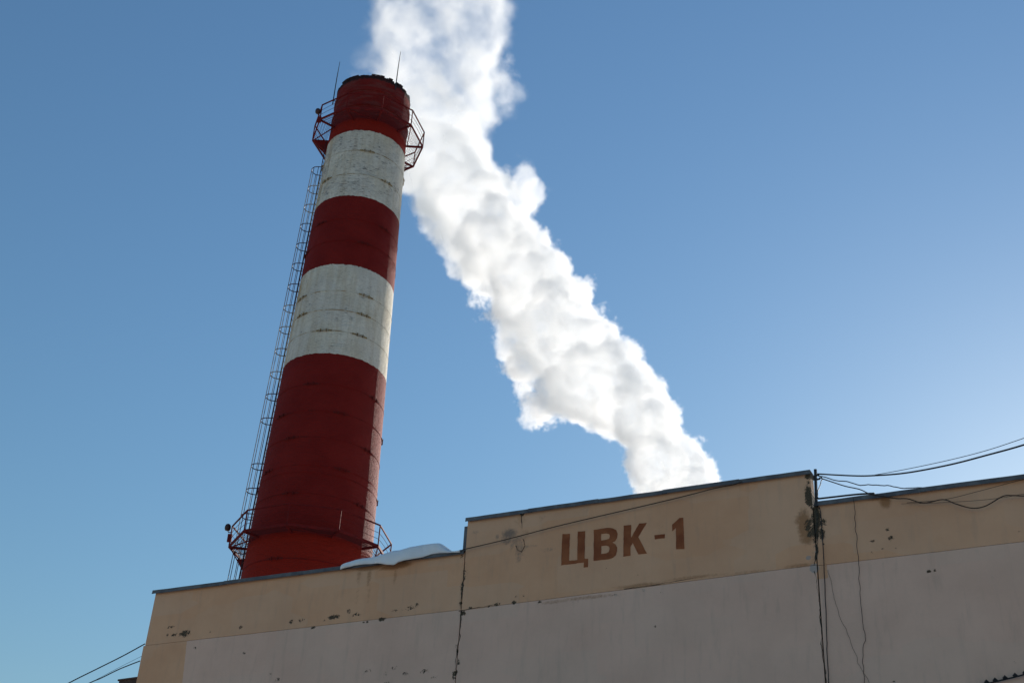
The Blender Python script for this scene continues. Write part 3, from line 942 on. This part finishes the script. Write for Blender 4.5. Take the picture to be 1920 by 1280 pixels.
# lightning rods on the rim
for (az, z0, z1, off) in ((-163, 43.2, 46.1, 0.16), (-50, 43.7, 46.25, 0.05)):
    P = CP(az, z0, off)
    b = MB().tube([P, P + Vector((0, 0, (z1 - z0) * .6)), P + Vector((0.02, 0, z1 - z0))], [0.03, 0.024, 0.012], 6)
    b.beam(CP(az, z0 + .25, -.05), P + Vector((0, 0, .25)), .03, .03)
    b.build('lightning_rod', M_IRON, ch, origin=P)

# obstruction lamps on the walkway corners
def lamp(P, out, label):
    o = empty('obstruction_lamp', P, label, 'lamp', 'lamps on the chimney walkways')
    b = MB().tube([P, P + out * .10, P + out * .14 + Vector((0, 0, .12))], .02, 6)
    b.box(P + Vector((-.09, -.05, -.42)), (.18, 0, 0), (0, .1, 0), (0, 0, .34))
    b.build('mount', M_REDSTEEL, o)
    C = P + out * .15 + Vector((0, 0, .18))
    vs, fs = [], []
    prof = [(0.03, -.12), (.10, -.10), (.13, -.02), (.13, .06), (.10, .14), (.05, .18), (0.0, .19)]
    for i, (r, zz) in enumerate(prof):
        for k in range(12):
            a = 2 * math.pi * k / 12
            vs.append(C + Vector((r * math.cos(a), r * math.sin(a), zz)))
    for i in range(len(prof) - 1):
        for k in range(12):
            l = (k + 1) % 12
            fs.append((i * 12 + k, i * 12 + l, (i + 1) * 12 + l, (i + 1) * 12 + k))
    fs.append(tuple(reversed(range(12))))
    add('lamp_globe', vs, fs, M_LENS, o, smooth=True)
for V_, kk, h, lab in ((V1, 1, .22, 'dark round lamp on the left corner of the upper walkway'), (V2, 6, .62, 'dark round lamp on the left corner of the lower walkway')):
    P = V_[kk] + Vector((0, 0, h))
    out = (V_[kk] - Vector((CX, CY, V_[kk].z))).normalized()
    lamp(P + out * .03, out, lab)
# loose loop of cable hanging under the lower walkway
Pa, Pb = V2[5] + Vector((0, 0, -.05)), CP(162, 18.0, .15)
props(MB().tube([Pa, Pa + Vector((.02, 0, -.45)), Pa + (Pb - Pa) * .35 + Vector((0, 0, -.55)), Pa + (Pb - Pa) * .7 + Vector((0, 0, -.25)), Pb], .012, 5).build('lamp_cable', M_CABLE, wk2, origin=Pa))

# ------------------------------------------------------------------ snow slab on the left coping
top_px = [(643, 1061), (652, 1055), (668, 1048), (682, 1045), (690, 1044.5), (715, 1040), (742, 1031.5), (752, 1031), (775, 1024), (798, 1019), (812, 1017), (824, 1016.5), (832, 1022), (842, 1030), (850, 1032.5), (868, 1031.5)]
bot_px = [(643, 1065), (652, 1066), (664, 1060), (668, 1058), (690, 1055), (710, 1054), (735, 1058), (750, 1058.5), (757, 1053), (775, 1048.5), (795, 1043), (812, 1037), (822, 1034.5), (838, 1034.5), (850, 1033.5), (868, 1033)]
NB = 90
tx = np.array(top_px); bx = np.array(bot_px)
vs, fs = [], []
prof_n = 12
for i in range(NB + 1):
    x = 643.5 + (866 - 643.5) * i / NB
    yt, yb = np.interp(x, tx[:, 0], tx[:, 1]), np.interp(x, bx[:, 0], bx[:, 1])
    nf = WN0 - 0.16
    s, zt = wall_sz(x, yt, WN0 + 0.0)
    s2, zb = wall_sz(x, yb, nf)
    hh = max(zt - zb, 0.04)
    taper = min(1.0, i / 3.0, (NB - i) / 6.0 + 0.12)
    fr = 0.10 + 0.09 * max(0, min(1, (yb - np.interp(x, [643, 868], [1062, 1033])) / 4)) * taper
    zc = Z_LOW + 0.005
    zb = min(zb, zc + 0.01)
    sec = [(0.30, zc), (-0.02, zc), (-0.075, zc - 0.02), (-fr * .8, zb + .02), (-fr, zb), (-fr * 1.15, zb + .04), (-fr * 1.15, (zt + zb) / 2), (-fr * .8, zt - .06 * taper), (-0.02, zt), (0.25, zt + .03), (0.75, zt - .01), (1.1, zc)]
    for j, (pn, pz) in enumerate(sec):
        jn = (0.022 * noise.noise(Vector((s * 2.2, j * 1.3, 0))) + 0.012 * noise.noise(Vector((s * 9, j * 2.3, 4)))) * (1 if j > 2 else 0) * taper
        vs.append(W(s, pz + jn, WN0 + pn + jn))
for i in range(NB):
    for j in range(prof_n):
        k = (j + 1) % prof_n
        fs.append((i * prof_n + j, i * prof_n + k, (i + 1) * prof_n + k, (i + 1) * prof_n + j))
fs.append(tuple(range(prof_n))); fs.append(tuple(NB * prof_n + j for j in reversed(range(prof_n))))
sn = add('snow_slab', vs, fs, M_SNOW, smooth=True, origin=W(-15, Z_LOW + .1, WN0))
md = sn.modifiers.new('smooth', 'SUBSURF'); md.levels = 1; md.render_levels = 1
props(sn, 'slab of snow overhanging the left coping in front of the chimney foot', 'snow')
# snow lying on the flat roof
vs, fs = [], []
nx, ny = 40, 20
for j in range(ny + 1):
    for i in range(nx + 1):
        s = S_L + 0.3 + (S_R - S_L - .4) * i / nx; n_ = WN0 + 0.55 + (DEPTH - 0.9) * j / ny
        vs.append(W(s, Z_LOW - 0.45 + 0.12 * noise.noise(Vector((s * .4, n_ * .4, 0))), n_))
for j in range(ny):
    for i in range(nx):
        a = j * (nx + 1) + i
        fs.append((a, a + 1, a + nx + 2, a + nx + 1))
props(add('roof_snow', vs, fs, M_SNOW, smooth=True), 'sheet of snow lying on the flat roof behind the parapet', 'snow')

# ------------------------------------------------------------------ mast and conduit at the right end of the raised bay
A0 = wall_sz(1526.5, 880, WN0 - 0.02); A1 = wall_sz(1531, 945, WN0 - 0.02)
mast = empty('cable_mast', W(A1[0], A1[1], WN0 - .04), 'thin dark steel mast with tangled cables at the right end of the raised parapet', 'mast')
MB().beam(W(A1[0], A1[1] - .05, WN0 - .04), W(A0[0] + .03, A0[1] - .01, WN0 - .04), .052, .052).build('pole', M_IRON, mast)
for (x, y, x2, y2) in ((1528, 892, 1536, 889), (1529, 899, 1538, 897), (1530, 931, 1536, 935)):
    a, c = wall_sz(x, y, WN0 - .06), wall_sz(x2, y2, WN0 - .06)
    MB().beam(W(a[0], a[1], WN0 - .06), W(c[0], c[1], WN0 - .06), .03, .03).build('hook', M_IRON, mast)


def run(px, ns, r, mat, label, cat='cable', name='cable', group=None, sub=6, wig=0.0, seed=0):
    """a cable through surveyed points; ns = distance of each point from the camera along the facade normal"""
    P = []
    for (x, y), n_ in zip(px, ns):
        v = ray(x, y)
        P.append(v * (n_ / v.dot(WN)) + Vector((0, 0, CZ)))
    pts = []
    for i in range(len(P) - 1):
        p0 = P[max(i - 1, 0)]; p1 = P[i]; p2 = P[i + 1]; p3 = P[min(i + 2, len(P) - 1)]
        for k in range(sub):
            t = k / sub
            q = 0.5 * ((2 * p1) + (p2 - p0) * t + (2 * p0 - 5 * p1 + 4 * p2 - p3) * t * t + (3 * p1 - p0 - 3 * p2 + p3) * t ** 3)
            if wig:
                q = q + WD * wig * noise.noise(Vector((seed, i + t, 0)) * 2.3) + Vector((0, 0, wig * noise.noise(Vector((seed, i + t, 7)) * 2.3)))
            pts.append(q)
    pts.append(P[-1])
    o = MB().tube(pts, r, 6).build(name, mat, origin=pts[0], smooth=True)
    return props(o, label, cat, group)


f = WN0 - .05
run([(1533, 888), (1600, 891.5), (1640, 891), (1700, 886), (1780, 871), (1850, 853), (1920, 833.5), (2010, 803), (2120, 760)], [f, 23.6, 23.3, 22.8, 22.2, 21.7, 21.2, 20.6, 20.0], .015, M_CABLE, 'thick black cable sagging across the sky from the mast off to the right')
run([(1640, 890), (1700, 879), (1780, 862), (1850, 844), (1920, 821), (2010, 790), (2120, 748)], [23.3, 22.8, 22.2, 21.7, 21.2, 20.6, 20.0], .006, M_CABLE, 'thinnest wire rising just above the thick sky cable on the right')
run([(1535, 892), (1580, 902), (1620, 909), (1657, 910), (1690, 913.5), (1730, 913.5), (1790, 916)], [f, f, f, f, f, f, f + .1], .010, M_CABLE, 'wavy thin cable dropping from the mast onto the right coping', wig=.03, seed=2)
run([(1536, 895), (1560, 903), (1585, 911), (1612, 917), (1632, 926), (1655, 930), (1680, 934), (1702, 934.5), (1732, 942.5), (1768, 936), (1792, 944), (1822, 952), (1848, 948), (1880, 930), (1900, 928.5), (1925, 929), (1990, 925)], [f - .03] * 4 + [WN0 - .11] * 13, .011, M_BROWNCABLE, 'brown cable looping in slack waves over the beige right bay')
run([(1700, 942), (1770, 936), (1840, 919), (1920, 898), (2000, 880)], [WN0 - .10] * 5, .005, M_BROWNCABLE, 'hair-thin wire climbing across the right bay above the slack brown cable')
run([(1690, 944), (1780, 941), (1860, 935), (1930, 924), (2000, 915)], [WN0 - .09] * 5, .004, M_BROWNCABLE, 'hair-thin wire running nearly level behind the slack brown cable')
run([(1534, 934.5), (1560, 931.5), (1600, 927), (1625, 925), (1640, 924.5)], [WN0 - .03] * 5, .019, M_CABLE, 'fat black cable lying along the right coping beside the mast')
run([(1530, 890), (1540, 893), (1540, 903), (1533, 922), (1532, 938)], [WN0 - .10] * 5, .009, M_CABLE, 'loose loop of thin cable hanging against the mast', wig=.03, seed=5)
run([(858, 1034), (868, 1030), (880, 1027), (950, 1010.5), (1040, 987), (1120, 968), (1200, 949.5), (1280, 930.5), (1340, 915), (1375, 908), (1392, 902)], [WN0 + .1, WN0 - .12] + [WN0 - .10] * 9, .011, M_BROWNCABLE, 'long thin cable slanting up across the beige wall above the sign letters')
run([(1537, 950), (1541, 990), (1543, 1030), (1546, 1080), (1548, 1130), (1550, 1190), (1551, 1230), (1554, 1290), (1556, 1400)], [WN0 - .04] * 9, .0095, M_CABLE, 'black cable hanging straight down the wall beside the right joint', wig=.01, seed=8)
run([(1600, 931), (1603, 965), (1604, 990), (1608, 1030), (1611, 1070), (1613, 1110), (1617, 1150), (1619, 1175), (1622, 1196), (1618, 1222), (1619, 1250), (1621, 1290), (1622, 1400)], [WN0 - .12] + [WN0 - .03] * 12, .0052, M_CABLE, 'thin wavering wire down the right bay, to the right of the black hanging cable', wig=.03, seed=11)
run([(1553, 1067), (1562, 1110), (1568, 1135), (1582, 1170), (1592, 1195), (1606, 1232), (1614, 1252), (1636, 1290), (1680, 1400)], [WN0 - .02] * 9, .003, M_CABLE, 'hairline wire slanting down to the right across the grey lower wall', wig=.03, seed=12)
# service wires leaving the left corner
run([(272, 1206), (230, 1229), (180, 1254), (130, 1279), (60, 1318)], [24.1, 24.0, 23.8, 23.6, 23.3], .014, M_CABLE, 'upper black service wire leaving the left corner of the building', group=None)
run([(263, 1238), (225, 1253), (190, 1270), (165, 1281), (110, 1312)], [24.1, 24.0, 23.8, 23.6, 23.3], .013, M_CABLE, 'lower black service wire leaving the left corner of the building')
run([(266, 1229), (230, 1247), (190, 1268), (160, 1284)], [24.1, 24.0, 23.8, 23.6], .004, M_CABLE, 'faint hair-thin wire between the two service wires at the left corner')

# cable with clips at the bottom right
cl = empty('clipped_cable', W(-1.9, 6.8 + CZ, WN0 - .07), 'black cable with evenly spaced clips at the bottom right of the grey wall', 'cable')
pts = []
for (x, y) in [(1800, 1292), (1850, 1281), (1870, 1276), (1900, 1269), (1925, 1262.5), (1990, 1247)]:
    s, z = wall_sz(x, y, WN0 - .07); pts.append(W(s, z, WN0 - .07))
MB().tube(pts, .014, 6).build('sheath', M_CABLE, cl)
for (x, y) in [(1850, 1278), (1866, 1274.5), (1884.5, 1270), (1903.5, 1265.5), (1922, 1260.5), (1940, 1256)]:
    s, z = wall_sz(x, y, WN0 - .07); P = W(s, z, WN0 - .07)
    MB().tube([P - WD * .035 - Vector((0, 0, .012)), P + Vector((0, 0, .02)), P + WD * .035 - Vector((0, 0, .012))], [.02, .034, .02], 6).build('clip', M_CABLE, cl, origin=P)

# small canopy on the far end wall, bottom left
s0, z0 = wall_sz(224, 1273, WN0 + 1.0)
cn = empty('end_canopy', W(s0, z0, WN0 + 1.0), 'dark brown canopy edge sticking out at the foot of the left corner', 'canopy')
sb = S_L + 0.0
MB().box(W(s0, z0 - .16, WN0 + 1.0), WD * (sb - s0 - .004) + Vector((0, 0, .05)), WN * 2.4, Vector((0, 0, .12))).build('canopy_sheet', M_CANOPY, cn)
MB().box(W(s0 - .03, z0 - .04, WN0 + .97), WD * (sb - s0 + .024) + Vector((0, 0, .05)), WN * .05, Vector((0, 0, .04))).build('canopy_edge', M_CANOPY, cn)

# ------------------------------------------------------------------ steam plume
def PP(x, y, d):
    v = ray(x, y)
    k = d / math.hypot(v.x, v.y)
    P = v * k
    return P + Vector((0, 0, CZ)), P.dot(F_) / FPX     # world point, metres per pixel there


CHAINS = [
    # main column: x, y, half-width px, horizontal distance
    [(1345, 1060, 64, 49), (1312, 985, 70, 49.5), (1280, 930, 74, 50), (1250, 868, 66, 50.5), (1212, 806, 64, 51), (1160, 750, 74, 52), (1105, 695, 84, 53), (1056, 632, 86, 54),
     (1005, 552, 82, 55.5), (946, 480, 82, 57), (892, 412, 90, 59), (848, 340, 92, 61), (820, 270, 88, 62.5), (815, 200, 100, 64), (822, 100, 130, 65.5), (828, 0, 138, 67), (820, -100, 144, 69)],
    [(1150, 742, 50, 52), (1085, 722, 34, 52), (1040, 742, 50, 52), (1012, 762, 36, 52)],
    [(905, 395, 74, 59), (948, 390, 70, 59), (978, 380, 50, 59)],
    [(965, 350, 34, 59), (980, 326, 23, 59), (990, 298, 16, 59)],
    [(890, 190, 70, 63), (935, 165, 50, 63), (955, 200, 26, 63)],
    [(930, 590, 20, 55), (965, 640, 30, 54), (990, 690, 34, 53)],
    [(780, 50, 58, 66), (735, 65, 52, 66), (700, 100, 38, 66), (685, 145, 24, 66)],
]
base, _ = PP(*[CHAINS[0][0][0], CHAINS[0][0][1], CHAINS[0][0][3]])
tip, _ = PP(*[CHAINS[0][-1][0], CHAINS[0][-1][1], CHAINS[0][-1][3]])
ax = (tip - base).normalized()
side = ax.cross(Vector((F_.x, F_.y, F_.z))).normalized()
dep = side.cross(ax).normalized()
rotm = Matrix((ax, side, dep)).transposed()
inv = rotm.transposed()
CAPS = []                                  # tapered capsules (a, b, ra, rb) in the plume's own frame
for chn in CHAINS:
    q = [PP(x, y, d) for x, y, hw, d in chn]
    P = [inv @ (p - base) for p, _ in q]
    R0 = [c[2] * m for c, (_, m) in zip(chn, q)]
    for i in range(len(P) - 1):
        CAPS.append((P[i], P[i + 1], R0[i], R0[i + 1]))
arr = np.array([tuple(c[k]) for c in CAPS for k in (0, 1)]); rr = np.array([c[k] for c in CAPS for k in (2, 3)])
lo = (arr - rr[:, None]).min(0) - 0.7; hi = (arr + rr[:, None]).max(0) + 0.7
LEN = (tip - base).length
vdat = bpy.data.volumes.new('steam_plume')
pl = bpy.data.objects.new('steam_plume', vdat)
COL.objects.link(pl)
pl.matrix_world = Matrix.Translation(base) @ rotm.to_4x4()
props(pl, 'billowing white steam plume rising from behind the building past the chimney head', 'steam')

VOX = 0.08
CORE = 0.12
FAT = 1.0
gt = bpy.data.node_groups.new('steam_field', 'GeometryNodeTree')
gt.interface.new_socket('Geometry', in_out='INPUT', socket_type='NodeSocketGeometry')
gt.interface.new_socket('Geometry', in_out='OUTPUT', socket_type='NodeSocketGeometry')
gin = gt.nodes.new('NodeGroupInput'); gout = gt.nodes.new('NodeGroupOutput')


def GN(typ, **kw):
    nd = gt.nodes.new(typ)
    for k, v in kw.items(): setattr(nd, k, v)
    return nd


def gset(sock, v):
    if hasattr(v, 'is_output'): gt.links.new(v, sock)
    else: sock.default_value = v


def gm(op, a, b=None, c=None, clamp=False):
    nd = GN('ShaderNodeMath', operation=op, use_clamp=clamp)
    gset(nd.inputs[0], a)
    if b is not None: gset(nd.inputs[1], b)
    if c is not None: gset(nd.inputs[2], c)
    return nd.outputs[0]


def gvm(op, a, b=None, scale=None):
    nd = GN('ShaderNodeVectorMath', operation=op)
    gset(nd.inputs[0], a)
    if b is not None: gset(nd.inputs[1], b)
    if scale is not None: gset(nd.inputs['Scale'], scale)
    return nd.outputs['Value'] if op in ('LENGTH', 'DISTANCE') else nd.outputs[0]


def gnoise(vec, scale, detail, rough=0.5, color=False):
    nd = GN('ShaderNodeTexNoise')
    gt.links.new(vec, nd.inputs['Vector'])
    nd.inputs['Scale'].default_value = scale; nd.inputs['Detail'].default_value = detail; nd.inputs['Roughness'].default_value = rough
    return nd.outputs['Color'] if color else nd.outputs['Fac']


def gvor(vec, scale, detail=0.0, rough=0.5):
    nd = GN('ShaderNodeTexVoronoi', feature='F1')
    gt.links.new(vec, nd.inputs['Vector'])
    nd.inputs['Scale'].default_value = scale
    if detail: 
        nd.inputs['Detail'].default_value = detail; nd.inputs['Roughness'].default_value = rough; nd.normalize = True
    return nd.outputs['Distance']


def gmap(v, a, b, c, d, smooth=False):
    nd = GN('ShaderNodeMapRange', interpolation_type='SMOOTHSTEP' if smooth else 'LINEAR')
    gset(nd.inputs['Value'], v)
    for s, q in zip(('From Min', 'From Max', 'To Min', 'To Max'), (a, b, c, d)):
        gset(nd.inputs[s], q)
    return nd.outputs['Result']


pos = GN('GeometryNodeInputPosition').outputs[0]
sepx = GN('ShaderNodeSeparateXYZ'); gt.links.new(pos, sepx.inputs[0])
tt = gm('DIVIDE', sepx.outputs[0], LEN)                      # 0 at the foot, 1 at the tip
# curl-like warp of the sampling position: big lazy folds plus small ones
w1 = gvm('SCALE', gvm('SUBTRACT', gnoise(pos, 0.28, 2.0, 0.5, True), (0.5, 0.5, 0.5)), scale=gmap(tt, 0.15, 0.9, 1.1, 3.4))
w2 = gvm('SCALE', gvm('SUBTRACT', gnoise(pos, 1.1, 3.0, 0.6, True), (0.5, 0.5, 0.5)), scale=gmap(tt, 0.1, 0.9, 0.55, 1.0))
wp = gvm('ADD', gvm('ADD', pos, w1), w2)
sdf = None
for (ca, cb, ra_, rb_) in CAPS:
    ab = cb - ca
    pa = gvm('SUBTRACT', wp, tuple(ca))
    dt = GN('ShaderNodeVectorMath', operation='DOT_PRODUCT')
    gt.links.new(pa, dt.inputs[0]); dt.inputs[1].default_value = tuple(ab / ab.length_squared)
    t_ = gm('MULTIPLY', dt.outputs['Value'], 1.0, clamp=True)
    dd = gvm('DISTANCE', pa, gvm('SCALE', tuple(ab), scale=t_))
    d = gm('SUBTRACT', dd, gm('MULTIPLY_ADD', t_, (rb_ - ra_) * FAT, ra_ * FAT))
    sdf = d if sdf is None else gm('SMOOTH_MIN', sdf, d, 0.45)
# cauliflower lumps: worley cells at three sizes, growing up the plume
wq = gvm('ADD', pos, gvm('SCALE', w2, scale=0.7))
b1 = gm('SUBTRACT', gvor(wq, 0.62), 0.5)
b2 = gm('SUBTRACT', gvor(wq, 1.6), 0.5)
b3 = gm('SUBTRACT', gvor(wq, 3.9), 0.5)
fine = gm('SUBTRACT', gnoise(wq, 5.0, 4.0, 0.65), 0.5)
sdf = gm('MULTIPLY_ADD', b1, gmap(tt, 0.1, 0.8, 1.1, 1.6), sdf)
sdf = gm('MULTIPLY_ADD', b2, gmap(tt, 0.1, 0.8, 0.28, 0.30), sdf)
sdf = gm('MULTIPLY_ADD', b3, gmap(tt, 0.1, 0.6, 0.22, 0.12), sdf)
sdf = gm('MULTIPLY_ADD', fine, 1.15, sdf)
edge = gmap(tt, 0.30, 0.85, 0.08, 1.3)
m = gmap(sdf, gm('MULTIPLY', edge, -1.0), 0.02, 1.0, 0.0, True)
# thin, holed and torn towards the top
thin = gmap(tt, 0.12, 0.78, 1.6, 0.40)
var = gnoise(gvm('ADD', pos, w1), 0.27, 5.0, 0.60)
hole = gmap(var, gmap(tt, 0.40, 0.82, 0.20, 0.42), gmap(tt, 0.40, 0.82, 0.48, 0.64), 0.0, 1.0, True)
core = gmap(sdf, gmap(tt, 0.1, 0.9, -0.8, -2.2), gmap(tt, 0.1, 0.9, -0.22, -0.5), CORE, 1.0, True)
den = gm('MULTIPLY', gm('MULTIPLY', gm('MULTIPLY', m, thin), hole), core)
vc = GN('GeometryNodeVolumeCube')
gt.links.new(den, vc.inputs['Density'])
vc.inputs['Min'].default_value = tuple(lo); vc.inputs['Max'].default_value = tuple(hi)
for s, i in (('Resolution X', 0), ('Resolution Y', 1), ('Resolution Z', 2)):
    vc.inputs[s].default_value = int((hi[i] - lo[i]) / VOX)
sm = GN('GeometryNodeSetMaterial')
tv = NT('steam_volume')
pv = tv.n('ShaderNodeVolumePrincipled')
pv.inputs['Color'].default_value = (0.988, 0.993, 0.996, 1)
pv.inputs['Density'].default_value = 1.0
pv.inputs['Anisotropy'].default_value = 0.33
tv.l(pv.outputs[0], tv.out.inputs['Volume'])
gt.links.new(vc.outputs[0], sm.inputs['Geometry'])
sm.inputs['Material'].default_value = tv.m
gt.links.new(sm.outputs[0], gout.inputs[0])
vdat.materials.append(tv.m)
md = pl.modifiers.new('steam', 'NODES'); md.node_group = gt
